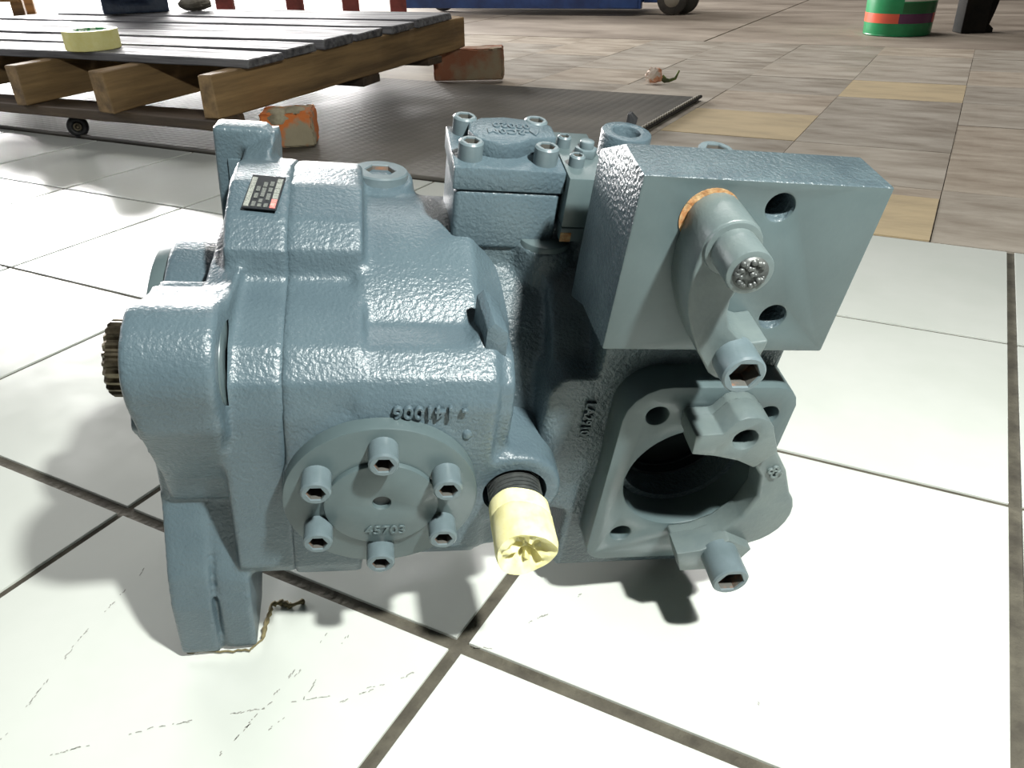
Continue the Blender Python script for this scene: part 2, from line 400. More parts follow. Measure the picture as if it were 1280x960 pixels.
fg.map(lambda x, y, z: (x, y, z - .012) if (x < -.01 and .06 < y < .26 and z > .3) else (x, y, z))
low = [(-.004, .0), (-.004, .06), (.002, .09), (.014, .12), (.026, .15), (.028, .18), (.018, .213), (.000, .243), (.03, .29), (.10, .29), (.12, .05), (.06, .0)]
fg.prism(low, 'x', -.058, -.0285)
fg.prism([(.0020, .0), (.0035, .03), (.0060, .07), (.0120, .095), (.022, .125), (.034, .15), (.034, .28), (.1, .28), (.1, .05), (.06, .0)], 'x', -.040, -.010)
fg.cyl(EB, .035, 'x', -.052, -.002); fg.cyl(ED, .035, 'x', -.05, .0)
fg.prism([(-.019, .287), (-.014, .252), (-.002, .222), (.014, .185), (.022, .155), (.09, .155), (.10, .28), (.06, .31), (.02, .318)], 'x', -.050, -.004)
fg.prism([(.232, .255), (.232, .343), (.252, .342), (.265, .30), (.255, .255)], 'x', -.048, -.008)      # far ear boss
fg.map(shear)
fg.cyl((AY, AZ), .099, 'x', -.052, -.01)
neck = [(.262, .29), (.228, .322), (.18, .340), (.14, .345), (.105, .338), (.084, .324), (.080, .304), (.055, .300), (.022, .292), (.004, .275), (.0, .25),
        (.002, .1), (.012, .082), (.05, .072), (.23, .06), (.27, .12), (.285, .2), (.28, .26)]
fg.prism(neck, 'x', -.006, .0358)
cut = G().cyl((EB[0] + .004, EB[1] - .006), .0270, 'x', .0004, .0024, 48)
cast('flange_housing', fg, 'cast', pump, voxel=.0024, it=7, cut=cut)
g = G().cyl((EB[0] + .003, EB[1] - .004), .0275, 'x', -.006, .0012, 40)
machined('spot_face', g, 'paint', pump, G().cyl((EB[0] + .003, EB[1] - .004), .0085, 'x', -.004, .03, 20), .0006)
for c, x0, x1 in (((.2330, .318), -.020, .002), ((.068, .268), -.050, -.036)):
    machined('flange_web', G().box(x0, x1, c[0] - .003, c[0] + .02, c[1] - .045, c[1]), 'cast', pump, None, .0012)
# pilot ring and shaft
g = G().cyl((AY, AZ), .0925, 'x', -.063, -.046, 64)
machined('pilot_ring', g, 'paint', pump, G().cyl((AY, AZ), .05, 'x', -.1, -.05, 48), .002)
sh = G(); n = 96
A = [2 * math.pi * i / n for i in range(n)]
rad = [(.0305 if (i % 4) in (0, 1) else .0272) for i in range(n)]
rings = []
for x, sc in ((-.05, 1), (-.1045, 1), (-.107, .93)):
    rings.append([(x, AY + rad[i] * sc * math.cos(A[i]), AZ + rad[i] * sc * math.sin(A[i])) for i in range(n)])
vs = [v for r in rings for v in r]
sh.add(vs, [(kk * n + (i + 1) % n, kk * n + i, (kk + 1) * n + i, (kk + 1) * n + (i + 1) % n) for kk in range(2) for i in range(n)] + [tuple(2 * n + i for i in range(n))[::-1], tuple(range(n))])
link('splined_shaft', smooth(mesh_of(sh, 'splined_shaft'), 20), 'steel', pump, label='bare steel splined shaft end')

# --- main housing
hg = G()
midp = [(.258, .29), (.226, .322), (.18, .339), (.14, .344), (.105, .337), (.086, .324), (.082, .304), (.055, .300), (.022, .292), (.004, .276), (-.001, .25),
        (.001, .1), (.012, .078), (.05, .070), (.23, .06), (.27, .12), (.283, .2), (.278, .26)]
hg.prism(midp, 'x', .0335, .084)
hg.cyl((AY, AZ), .134, 'x', .08, .160, 64); hg.cyl((AY, AZ), .134, 'x', .160, .190, 64, r1=.098)
front = [(.13, .280), (.06, .290), (.025, .290), (.006, .279), (-.002, .262), (-.003, .21), (.0, .118), (.012, .098), (.06, .088), (.2, .085)]
hg.prism(front, 'x', .08, .172)
hg.prism([(.12, .27), (.06, .284), (.026, .284), (.008, .272), (.004, .25), (.006, .20), (.02, .19), (.12, .19)], 'x', .17, .184)
hg.prism([(.03, .16), (.25, .16), (.26, .1), (.22, .072), (.06, .072), (.02, .095)], 'x', .08, .185)
hg.cyl((.0965, .190), .067, 'y', -.004, .05, 64)                      # pad behind the round cover
hg.cyl((.192, .180), .0345, 'y', -.002, .07, 48)                      # stud boss
hg.prism([(.14, .145), (.2, .15), (.212, .17), (.2, .205), (.15, .23)], 'y', .004, .06)
hg.prism([(.15, .11), (.188, .115), (.196, .16), (.15, .2)], 'y', .004, .06)
hg.prism([(.145, .283), (.160, .296), (.172, .300), (.178, .285), (.172, .27)], 'y', .03, .075)
hg.cyl((.098, .205), .026, 'z', .29, .322, 40)
cutp = G().cyl((.192, .180), .0235, 'y', -.03, .02, 40)
cast('pump_housing', hg, 'cast', pump, voxel=.0024, it=13, cut=cutp)
lug = G().prism([(.1595, .275), (.1595, .314), (.1640, .319), (.1740, .311), (.1745, .275)], 'y', .025, .051)
lug.map(lambda x, y, z: (x + (y - .04) * -.20, y, z - (.050 - y) * (.35 if z > .3 else 0)))
machined('lifting_lug', lug, 'cast', pump, None, .0009)
# plug on top
bolt(pump, (.098, .205, .318), .0215, .009, .0105, .012, rot=Matrix.Rotation(-.10, 3, 'X').to_quaternion(), name='top_plug')

# --- round cover with six cap screws
cx, cz = .0965, .190
g = G().cyl((cx, cz), .0655, 'y', -.0145, .004, 72)
cover = machined('round_cover', g, 'paint', pump, None, .0012)
g = G().cyl((cx, cz - .002), .0385, 'y', -.0185, -.012, 64)
machined('cover_boss', g, 'paint', cover, G().cyl((cx, cz + .0005), .0062, 'y', -.04, -.002, 24), .0012)
link('hole_floor', mesh_of(G().cyl((cx, cz + .0005), .0062, 'y', -.0146, -.0140, 20), 'hole_floor'), 'bore', cover)
for i in range(6):
    a = math.radians(30 + 60 * i)
    bolt(pump, (cx + .0490 * math.cos(a + math.pi / 3 * 0 + math.radians(0)), -.0145, cz + .0490 * math.sin(a)), .0098, .0165, .0054, .010)
QT = QY @ Matrix.Rotation(math.pi, 3, 'Z').to_quaternion()
# letters: text plane x right, y up -> pump x, z ; facing -Y
QTXT = Matrix(((1, 0, 0), (0, 0, -1), (0, 1, 0))).to_quaternion()
QTXT180 = QTXT @ Matrix.Rotation(math.pi, 3, 'Z').to_quaternion()
link('lettering', text_mesh('45703', .0115, .0007), 'paint', cover, (cx + .003, -.0186, cz - .027), QTXT)
link('lettering', text_mesh('- 141006', .0135, .0012), 'cast', pump, (.1265, -.0042, .2605), QTXT180, label='raised upside down casting number')
g = G().sphere((.152, -.001, .238), .004, (1, .8, 1.4)); link('casting_dot', smooth(mesh_of(g, 'casting_dot')), 'cast', pump)

# --- nameplate on the neck
me = evaluate(G().box(-.017, .017, -.0285, .0285, 0, .0010), [('BEVEL', dict(width=.0004, segments=1))], 'plate')
npl = link('nameplate', me, 'plate_black', pump, (.0185, .126, .3432), Matrix.Rotation(-.10, 3, 'Z').to_quaternion() @ Matrix.Rotation(.11, 3, 'X').to_quaternion(), label='small black nameplate with pale and red fields'); npl.scale = (.66, .70, 1)
def field(x0, x1, y0, y1, m): link('nameplate_field', mesh_of(G().box(x0, x1, y0, y1, .0009, .0014), 'nameplate_field'), m, npl)
field(-.0158, -.0108, -.0265, .0235, 'plate_white')
for c, cells in (((-.0085, -.0048), ((-.026, -.018), (-.012, -.004), (0, .008))), ((-.0026, .0012), ((-.026, -.021), (-.019, -.013), (-.009, .006), (.008, .016))), ((.0036, .0074), ((-.026, -.02), (-.014, -.003), (0, .007), (.010, .018)))):
    for y0, y1 in cells: field(c[0], c[1], y0, y1, 'plate_grey')
for y0, y1, m in ((-.0265, -.018, 'plate_red'), (-.0172, -.012, 'plate_red'), (-.0112, -.002, 'plate_white'), (-.0012, .006, 'plate_white'), (.0068, .016, 'plate_white'), (.0168, .0235, 'plate_white')): field(.0098, .0152, y0, y1, m)

# --- stud wrapped in masking tape
g = G().cyl((0, 0), .0185, 'z', -.03, .034, 40)
for i in range(9): g.cyl((0, 0), .0194, 'z', -.006 + i * .0036, -.0044 + i * .0036, 40)
stud = link('threaded_stud', smooth(mesh_of(g, 'threaded_stud'), 40), 'thread', pump, (.192, .002, .180), QY, label='dark threaded stud end')
tg = G(); seg = 40; prof = [(.0196, .018), (.0212, .019), (.0214, .030), (.0209, .031), (.0217, .0325), (.0216, .046), (.0218, .055), (.0205, .0605)]
vs = []; fs = []
rr = random.Random(3)
ang = [2 * math.pi * i / seg for i in range(seg)]
wob = [1 + .02 * math.sin(3 * a + 1) + .012 * math.sin(7 * a) for a in ang]
for r, z in prof: vs += [(r * wob[i] * math.cos(ang[i]), r * wob[i] * math.sin(ang[i]), z + .0016 * math.sin(ang[i] * 2)) for i in range(seg)]
for rr_, zz, am in ((.0165, .0585, .0016), (.011, .054, .0045), (.006, .0515, .0045), (.0015, .051, .001)):
    vs += [(rr_ * math.cos(ang[i]), rr_ * math.sin(ang[i]), zz + am * .8 * math.sin(ang[i] * 4 + rr_ * 210) + am * .8 * math.sin(ang[i] * 7 - rr_ * 320 + 1)) for i in range(seg)]
nr = len(prof) + 4
for kk in range(nr - 1):
    for i in range(seg): fs.append((kk * seg + i, kk * seg + (i + 1) % seg, (kk + 1) * seg + (i + 1) % seg, (kk + 1) * seg + i))
fs.append(tuple((nr - 1) * seg + i for i in range(seg)))
tg.add(vs, fs); link('masking_tape_wrap', smooth(mesh_of(tg, 'masking_tape_wrap'), 40), 'mask_tape', pump, (.192, .002, .180), QY, label='yellow masking tape wrap with crumpled end')

# --- end casting
eg = G()
eg.cyl((AY, AZ), .090, 'x', .165, .215, 64)
eg.cyl((AY, AZ), .118, 'x', .216, .27, 64)
eg.prism([(.212, .135), (.262, .12), (.262, .262), (.222, .264), (.211, .25)], 'y', .026, .12)
eg.box(.245, .379, .026, .26, .055, .315)
eg.box(.245, .372, .07, .25, .03, .06)
eg.box(.262, .368, .045, .24, .30, .335)
eg.box(.148, .25, .118, .2, .27, .334)
eg.cyl((.16, .20), .105, 'x', .15, .25, 48)
eg.cyl((.215, .122), .0215, 'z', .25, .318, 40)
cutg = G().cyl((.325, .188), .0455, 'y', -.02, .13, 64)
cast('end_casting', eg, 'rough_cast', pump, voxel=.0026, it=12, cut=cutg)
g = G().cyl((.215, .122), .0200, 'z', .300, .3215, 40); machined('round_boss', g, 'paint', pump, None, .0015)
link('lettering', text_mesh('LA29107', .010, .0009), 'rough_cast', pump, (.2435, .0245, .225), QTXT @ Matrix.Rotation(-math.pi / 2, 3, 'Z').to_quaternion())
# port face plate
pf = arc((.366, .2575), .020, 90, 10, 5) + [(.386, .225), (.384, .18)] + arc((.368, .112), .016, 0, -90, 4) + arc((.275, .1115), .0155, -90, -180, 5) + [(.2595, .238)] + arc((.290, .247), .0305, 180, 90, 6)
g = G().prism(pf, 'y', 0, .034)
cutg = G().cyl((.325, .188), .0505, 'y', -.02, .06, 72)
for c in ((.284, .2515), (.284, .1275), (.3665, .2515), (.3665, .1275)): cutg.cyl(c, .0082, 'y', -.02, .026, 24)
port = machined('port_flange', g, 'paint', pump, cutg, .0014)
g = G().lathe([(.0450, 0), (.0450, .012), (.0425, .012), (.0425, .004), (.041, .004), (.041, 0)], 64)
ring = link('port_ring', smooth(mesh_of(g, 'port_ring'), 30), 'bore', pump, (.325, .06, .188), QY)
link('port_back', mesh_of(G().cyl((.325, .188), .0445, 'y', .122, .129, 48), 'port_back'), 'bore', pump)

# --- valve block
blk = [(-.010, .3165), (-.010, .4325), (.030, .4325), (.074, .410), (.074, .300), (.045, .312)]
g = G().prism(blk, 'x', .2285, .3775)
def chop(x, y, z):
    return (x, y, z)
cutg = G().cyl((.3125, .417), .0085, 'y', -.03, .025, 28).cyl((.334, .343), .0085, 'y', -.03, .025, 28)
block = machined('valve_block', g, ['paint', 'rough_cast'], pump, cutg, .0016)
bm_ = block.data
for p in bm_.polygons:                                 # sawn ends and top of the block are rough, the face is ground
    if abs(p.normal.x) > .9 or p.normal.z > .5: p.material_index = 1
for c in ((.3125, .417), (.334, .343)):
    link('thread_bore', mesh_of(G().cyl(c, .0085, 'y', .0245, .0249, 20), 'thread_bore'), 'bore', block)
link('rust_stain', smooth(mesh_of(G().cyl((.2720, .4096), .0176, 'y', -.0106, -.0096, 36, r1=.0174), 'rust_stain'), 40), 'rust', block, label='orange rust ring')
link('rust_stain', mesh_of(G().prism([(.276, .378), (.281, .380), (.289, .379), (.292, .376), (.287, .3735), (.279, .374)], 'y', -.0104, -.0096), 'rust_stain'), 'rust', block)

# --- half clamp bolted to the block
U = (.2745, .4085); L = (.2980, .3360)
cl = arc(U, .0168, 5, 165, 9) + [(.2565, .394), (.2580, .378), (.2610, .366), (.2668, .353), (.2745, .339)] + arc(L, .0175, 205, 330, 7) + [(.3155, .341), (.3160, .3485), (.3065, .3468), (.2965, .350), (.2890, .357), (.2845, .366), (.2835, .376), (.2865, .3845), (.2915, .390)]
g = G().prism(cl, 'y', -.042, -.010)
c1 = machined('clamp_half', g, 'clamp', pump, None, .0016, 3, label='pale grey half clamp on the block face')
g = G().cyl(U, .0160, 'y', -.0435, -.03, 40); machined('bolt_seat', g, 'clamp', c1, None, .001)
# plain-ended bolt above, socket bolt below
g = G().cyl((0, 0), .0128, 'z', -.02, .0235, 40)
ub = machined('bolt', g, 'clamp', pump, None, .0012); ub.location = (U[0], -.0430, U[1]); ub.rotation_mode = 'QUATERNION'; ub.rotation_quaternion = QY
g = G().cyl((0, 0), .0095, 'z', .0232, .0240, 28)
for i in range(26):
    q = random.Random(i); a = q.random() * 6.28; r_ = .008 * q.random() ** .5
    g.sphere((r_ * math.cos(a), r_ * math.sin(a), .0236), .0013 + .001 * q.random(), u=6, v=4)
link('broken_face', smooth(mesh_of(g, 'broken_face')), 'thread', ub, label='rough broken bolt face')
bolt(pump, (L[0], -.042, L[1]), .0132, .0175, .0082, .012)
bs = G().tube([(.300, -.011, .3895), (.305, -.0125, .386), (.310, -.0115, .383), (.314, -.0122, .3805)], [.0012, .0009, .0012, .001], 6)
link('paint_drip', smooth(mesh_of(bs, 'paint_drip')), 'straw', pump)

# --- half clamp hanging on the port by its lower bolt
LB = (.353, .137); UH = (.3355, .2575)
lc = [(.3015, .245), (.2995, .261), (.318, .2625)] + arc(UH, .0195, 120, 15, 7) + [(.3655, .243), (.385, .216)] + arc((.3715, .1685), .0345, 44, -72, 9) + arc(LB, .0195, -15, -110, 6) + [(.327, .118), (.319, .138), (.337, .141), (.353, .151), (.3655, .168), (.3705, .19), (.3655, .212), (.353, .228), (.336, .238), (.318, .243)]
g = G().prism(lc, 'y', -.022, -.001)
c2 = machined('clamp_half', g, 'clamp', pump, G().cyl(UH, .0088, 'y', -.06, .02, 28), .005, 3, label='half clamp hanging loose over the round port')
e1 = [(.3015, .245), (.2995, .261), (.318, .2625)] + arc(UH, .0195, 120, 15, 7) + [(.363, .246), (.350, .231), (.336, .238), (.318, .243)]
def grow(p, k=.0006):
    cxx = sum(a for a, b in p) / len(p); czz = sum(b for a, b in p) / len(p)
    return [(a + k * (1 if a > cxx else -1), b + k * (1 if b > czz else -1)) for a, b in p]
machined('clamp_ear', G().prism(grow(e1), 'y', -.031, -.010), 'clamp', c2, G().cyl(UH, .0088, 'y', -.06, .02, 28), .0014)
e2 = [(.378, .140), (.372, .128)] + arc(LB, .0195, -25, -110, 6) + [(.327, .118), (.319, .138), (.337, .141), (.356, .152)]
machined('clamp_ear', G().prism(grow(e2), 'y', -.031, -.010), 'clamp', c2, None, .0014)
bolt(pump, (LB[0], -.031, LB[1]), .0140, .0265, .0088, .012)
link('lettering', text_mesh('85', .012, .001), 'clamp', c2, (.374, -.0225, .217), QTXT @ Matrix.Rotation(-.9, 3, 'Z').to_quaternion())

# --- regulator on top
reg = machined('regulator_body', G().box(.1455, .2205, .1150, .183, .312, .358), 'cast', pump, None, .004, 3)
g = G().box(.1440, .2215, .114, .184, .358, .3745)
regp = machined('regulator_plate', g, 'cast', pump, None, .0012)
pad = [(.156, .150), (.162, .136), (.175, .131), (.190, .133), (.199, .141), (.219, .146), (.219, .168), (.205, .176), (.185, .179), (.168, .175), (.158, .166)]
machined('raised_pad', G().prism(pad, 'z', .372, .386), 'cast', regp, None, .002)
link('lettering', text_mesh('A-2C0M\n03020', .011, .0005), 'cast', regp, (.188, .156, .3863), Matrix.Rotation(math.pi, 3, 'Z').to_quaternion())
for c in ((.1560, .130), (.2085, .128), (.1560, .173), (.2085, .174)):
    bolt(pump, (c[0], c[1], .3745), .0086, .0125, .0048, .008, rot=Matrix.Identity(3).to_quaternion())
side = machined('regulator_side_block', G().box(.2222, .252, .106, .186, .337, .374), 'paint', pump, None, .0008)
machined('side_block_foot', G().box(.2222, .252, .1055, .186, .326, .3365), 'paint', pump, None, .0008)
link('rust_stain', mesh_of(G().box(.2222, .230, .1050, .1056, .326, .333), 'rust_stain'), 'rust', side)
for c, r in (((.228, .160), .0052), ((.231, .128), .0056)):
    bolt(pump, (c[0], c[1], .374), r, .008, .003, .005, rot=Matrix.Identity(3).to_quaternion(), name='small_screw')
g = G().prism([(.0085 * math.cos(math.pi / 3 * i), .0085 * math.sin(math.pi / 3 * i)) for i in range(6)], 'z', 0, .006).cyl((0, 0), .0052, 'z', .004, .011, 16)
o = machined('lock_nut', g, 'bolt', pump, None, .0006); o.location = (.2415, .146, .374)
g = G().cyl((.283, .186), .0195, 'z', .31, .378, 40)
machined('top_port_boss', g, 'cast', pump, G().cyl((.283, .186), .0105, 'z', .35, .42, 24), .0016)
link('port_rust', mesh_of(G().cyl((.283, .186), .0105, 'z', .349, .3505, 24), 'port_rust'), 'rust', pump)
g = G().tube([(.292, .206, .368), (.293, .208, .380), (.290, .208, .384)], [.004, .0045, .002], 8)
link('bleed_fitting', smooth(mesh_of(g, 'bleed_fitting'), 40), 'black_rubber', pump)
bolt(pump, (.3300, .125, .384), .013, .010, .007, .008, rot=Matrix.Identity(3).to_quaternion(), name='top_plug')

# ------------------------------------------------------------------ debris on the tiles
pts = [(-.2700, -.1830), (-.262, -.1808), (-.24, -.1815), (-.2195, -.1808), (-.2120, -.1700), (-.2135, -.1470), (-.214, -.1300), (-.2060, -.1277), (-.1964, -.1320), (-.184, -.1248)]
path = []
for i in range(len(pts) - 1):
    for k in range(6):
        t = k / 6; q = random.Random(i * 10 + k)
        path.append((pts[i][0] * (1 - t) + pts[i + 1][0] * t + .0014 * (q.random() - .5), pts[i][1] * (1 - t) + pts[i + 1][1] * t + .0014 * (q.random() - .5), .0022 + .001 * q.random()))
g = G().tube(path, [.0012 + .0022 * random.random() if 24 < i else .0009 for i in range(len(path))], 6)
o = link('dried_straw', smooth(mesh_of(g, 'dried_straw')), 'straw'); tag(o, 'frayed tan strand of debris around the foot of the pump flange', 'debris')
segs = [[(-.2221, -.2849), (-.1726, -.1984)], [(-.209, -.2642), (-.1483, -.1377)], [(-.3593, -.2781), (-.2732, -.2506), (-.1681, -.2307), (-.1065, -.2172)],
        [(-.3813, -.2585), (-.367, -.1558), (-.3473, -.0837), (-.3409, -.0427)], [(-.1872, -.2562), (-.1676, -.2329), (-.1353, -.1457)], [(-.0407, -.181), (-.0159, -.1853)],
        [(-.0099, -.1676), (.0392, -.1394)], [(.0519, -.1274), (.0654, -.1181)], [(.1759, -.2412), (.178, -.2484)], [(-.1401, -.2339), (-.0821, -.2057)]]
fl = G(); q = random.Random(5)
for s in segs:
    for i in range(len(s) - 1):
        (x0, y0), (x1, y1) = s[i], s[i + 1]; Ld = math.hypot(x1 - x0, y1 - y0); a0 = math.atan2(y1 - y0, x1 - x0)
        t = 0
        while t < 1:
            if math.sin(t * Ld * 130 + x0 * 900) > -.15 and q.random() < .6:
                ln = .0006 + .0016 * q.random(); wd = .00025 + .0003 * q.random(); a = a0 + .5 * (q.random() - .5)
                px, py = x0 + (x1 - x0) * t + .0016 * (q.random() - .5), y0 + (y1 - y0) * t + .0016 * (q.random() - .5)
                ca, sa = math.cos(a), math.sin(a)
                c4 = [(px + ca * u - sa * v, py + sa * u + ca * v) for u, v in ((-ln, -wd), (ln, -wd * .6), (ln * .8, wd), (-ln * .7, wd))]
                fl.prism(c4, 'z', .0, .00018)
            t += .0021 / Ld
o = link('scuff_flecks', mesh_of(fl, 'scuff_flecks'), 'fleck'); tag(o, 'thin dark scuff flecks scattered in lines over the near tiles', 'scuffs', None, 'stuff')

# ------------------------------------------------------------------ pallet on bricks
uang = math.atan2(.893, .45) - math.pi / 2          # local y runs along the stringers, local -x along the boards to the left
pal = empty('wooden_pallet', (-.755, 1.56, .10))
pal.rotation_mode = 'XYZ'; pal.rotation_euler = (math.atan2(.028, 1.36), 0, uang)
tag(pal, 'weathered wooden pallet propped on bricks behind the pump', 'pallet')
def wood(name, x0, x1, y0, y1, z0, z1, m, seed, along='x', parent=pal):
    rnd = random.Random(seed); g = G(); n = 14
    pts = []
    for i in range(n + 1):
        t = i / n
        j = lambda s: (rnd.random() - .5) * s
        e = .010 if i in (0, n) else .0035
        if along == 'x':
            x = x0 + (x1 - x0) * t; pts.append([(x + j(e), y0 + j(e), z0 + j(e * .5)), (x + j(e), y1 + j(e), z0 + j(e * .5)), (x + j(e), y1 + j(e), z1 + j(e * .6)), (x + j(e), y0 + j(e), z1 + j(e * .6))])
        else:
            y = y0 + (y1 - y0) * t; pts.append([(x1 + j(e), y + j(e), z0 + j(e * .5)), (x0 + j(e), y + j(e), z0 + j(e * .5)), (x0 + j(e), y + j(e), z1 + j(e * .6)), (x1 + j(e), y + j(e), z1 + j(e * .6))])
    vs = [v for p in pts for v in p]; fs = [(3, 2, 1, 0), tuple(4 * n + k for k in range(4))]
    for i in range(n):
        for k in range(4): fs.append((4 * i + k, 4 * i + (k + 1) % 4, 4 * i + 4 + (k + 1) % 4, 4 * i + 4 + k))
    g.add(vs, fs); me = mesh_of(g, name); me = evaluate(me, [('BEVEL', dict(width=.003, segments=1, limit_method='ANGLE'))], name)
    return link(name, me, m, parent)
for x, y0, s in ((-.05, 0, 1), (-.42, -.03, 2), (-.79, -.02, 3), (-1.25, .02, 4), (-1.75, .0, 5)):
    wood('stringer', x, x + .052, y0, 1.36, 0, .112, 'wood_beam', s, 'y')
rows = [(.115, .262, .02, 2.1), (.285, .425, .005, 2.15), (.455, .60, .01, 2.1), (.63, .785, .0, 2.15), (.815, .965, .01, 2.0), (.995, 1.24, .0, 1.85)]
for i, (y0, y1, xr, ln) in enumerate(rows):
    wood('top_board', -ln, xr + .012, y0, y1, .1125, .1345 + (i % 3) * .002, 'wood_grey', 20 + i, 'x')
for i, (y0, y1) in enumerate(((-.005, .10), (.66, .76), (1.08, 1.17))):
    wood('bottom_board', -2.0, .0, y0, y1, -.030, -.001, 'wood_dark', 40 + i, 'x')

def brick(name, loc, size, rotz, m, seed, label, chips=True, tilt=0):
    rnd = random.Random(seed); sx, sy, sz = size
    g = G().box(-sx / 2, sx / 2, -sy / 2, sy / 2, 0, sz)
    me = evaluate(g, [('BEVEL', dict(width=.006, segments=1)), ('SUBSURF', dict(subdivision_type='SIMPLE', levels=3, render_levels=3))], name)
    for v in me.vertices:
        v.co += Vector((rnd.random() - .5, rnd.random() - .5, (rnd.random() - .5) * (1 if v.co.z > .01 else 0))) * .005
    root = link(name, smooth(me, 35), m, None, loc); root.rotation_euler = (0, tilt, rotz)
    tag(root, label, 'brick'); return root
b1 = brick('brick', (-.600, 1.675, .0095), (.14, .115, .094), .10, 'brick_orange', 1, 'bright orange brick with grey mortar under the near pallet end')
g = G().sphere((-.02, -.040, .078), .035, (1.2, .7, .7), 14, 9).sphere((.02, -.030, .092), .028, (1.2, 1, .5), 12, 8)
q = random.Random(8); g.v = [(x + .004 * (q.random() - .5), y + .004 * (q.random() - .5), z + .004 * (q.random() - .5)) for x, y, z in g.v]
link('mortar_lump', smooth(mesh_of(g, 'mortar_lump')), 'mortar', b1)
b2 = brick('brick', (-.135, 2.785, .0095), (.275, .11, .116), -.04, 'brick_brown', 2, 'large brown brick propping the far pallet corner')

# masking tape roll on the first board
def on_pallet(x, y, z): return pal.matrix_basis @ Vector((x, y, z)) if False else (Matrix.Translation(pal.location) @ pal.rotation_euler.to_matrix().to_4x4()) @ Vector((x, y, z))
tr = empty('tape_roll', on_pallet(-.625, .172, .1370)); tr.rotation_mode = 'XYZ'; tr.rotation_euler = (math.atan2(.028, 1.36), 0, .3)
tag(tr, 'pale yellow roll of masking tape lying on the front pallet board', 'tape')
g = G(); seg = 56
prof = [(.052, .002), (.076, 0), (.078, .002), (.078, .052), (.076, .054), (.052, .053)]
vs = [(r * math.cos(2 * math.pi * i / seg), r * math.sin(2 * math.pi * i / seg), z) for r, z in prof for i in range(seg)]
fs = [(k * seg + i, k * seg + (i + 1) % seg, ((k + 1) % 6) * seg + (i + 1) % seg, ((k + 1) % 6) * seg + i) for k in range(6) for i in range(seg)]
g.add(vs, fs); link('tape', smooth(mesh_of(g, 'tape'), 40), 'tape_yellow', tr)
g = G(); prof = [(.049, .002), (.0518, .001), (.0518, .0535), (.049, .0535)]
vs = [(r * math.cos(2 * math.pi * i / seg), r * math.sin(2 * math.pi * i / seg), z) for r, z in prof for i in range(seg)]
fs = [(k * seg + i, k * seg + (i + 1) % seg, ((k + 1) % 4) * seg + (i + 1) % seg, ((k + 1) % 4) * seg + i) for k in range(4) for i in range(seg)]
g.add(vs, fs); link('core', smooth(mesh_of(g, 'core'), 40), 'tape_core', tr, label='white core printed in green')

# navy casting standing on the pallet
p0 = on_pallet(-1.46, 1.09, .1375)
nv = empty('machine_casting', p0); nv.rotation_mode = 'XYZ'; nv.rotation_euler = (math.atan2(.028, 1.36), 0, .35); tag(nv, 'navy grey cast machine part standing on the far pallet boards', 'machine part')
g = G().box(-.13, .13, -.1, .1, .004, .09).cyl((0, 0), .12, 'z', .05, .20, 40).cyl((.05, .14), .05, 'y', -.15, -.05, 32).box(-.16, .16, -.11, .11, .14, .17).cyl((-.08, .1), .04, 'y', -.13, -.02, 24)
cast('cast_body', g, 'navy_cast', nv, voxel=.007, it=4)
for x in (-.11, .11):
    for y in (-.08, .08): bolt(nv, (x, y, .17), .014, .014, .008, .008, rot=Matrix.Identity(3).to_quaternion())
p1 = on_pallet(-1.20, 1.17, .139)
g = G().sphere((0, 0, .028), .05, (1.5, .9, .6), 12, 8); q = random.Random(2); g.v = [(x + .012 * (q.random() - .5), y + .012 * (q.random() - .5), max(0, z + .008 * (q.random() - .5))) for x, y, z in g.v]
o = link('cement_lump', mesh_of(g, 'cement_lump'), 'cement', None, p1); tag(o, 'small grey lump of cement on the pallet beside the navy casting', 'rubble')

# red trestle standing behind the pallet
def floor_at(x, y): return (x, y, -.004)
rt = empty('red_trestle', floor_at(-.95, 4.25), .12); tag(rt, 'faded red trestle standing on the floor behind the pallet', 'trestle')
for x in (-.55, -.18, .12, .38):
    link('leg', evaluate(G().box(x - .045, x + .045, -.04, .04, 0, .55), [('BEVEL', dict(width=.006, segments=1))], 'leg'), 'red_paint', rt)
for z in (.02, .45):
    link('rail', evaluate(G().box(-.62, .45, -.03, .03, z, z + .05), [('BEVEL', dict(width=.005, segments=1))], 'rail'), 'wood_brown', rt)

# stuff at the far left
cr = empty('wooden_crate', floor_at(-4.55, 7.35), .2); tag(cr, 'tan wooden crate leg in the far left corner of the hall', 'crate')
for x in (-.25, .25):
    for y in (-.15, .15): link('post', evaluate(G().box(x - .05, x + .05, y - .03, y + .03, 0, .5), [('BEVEL', dict(width=.006, segments=1))], 'post'), 'wood_brown', cr)
for z in (.12, .26, .40):
    link('slat', evaluate(G().box(-.28, .28, -.20, -.18, z, z + .09), [('BEVEL', dict(width=.004, segments=1))], 'slat'), 'wood_brown', cr)
wr = G(); seg = 28
wv = [((.10 + .035 * math.cos(b)) * math.cos(a), (.10 + .035 * math.cos(b)) * math.sin(a), .035 * math.sin(b)) for a in [2 * math.pi * i / seg for i in range(seg)] for b in [2 * math.pi * k / 10 for k in range(10)]]
wf = [(i * 10 + k, i * 10 + (k + 1) % 10, ((i + 1) % seg) * 10 + (k + 1) % 10, ((i + 1) % seg) * 10 + k) for i in range(seg) for k in range(10)]
o = link('rubber_hose_coil', smooth(mesh_of(wr.add(wv, [f[::-1] for f in wf]), 'rubber_hose_coil')), 'black_rubber', None, (-4.62, 6.85, .031)); tag(o, 'black rubber ring lying flat in the far left corner', 'ring')

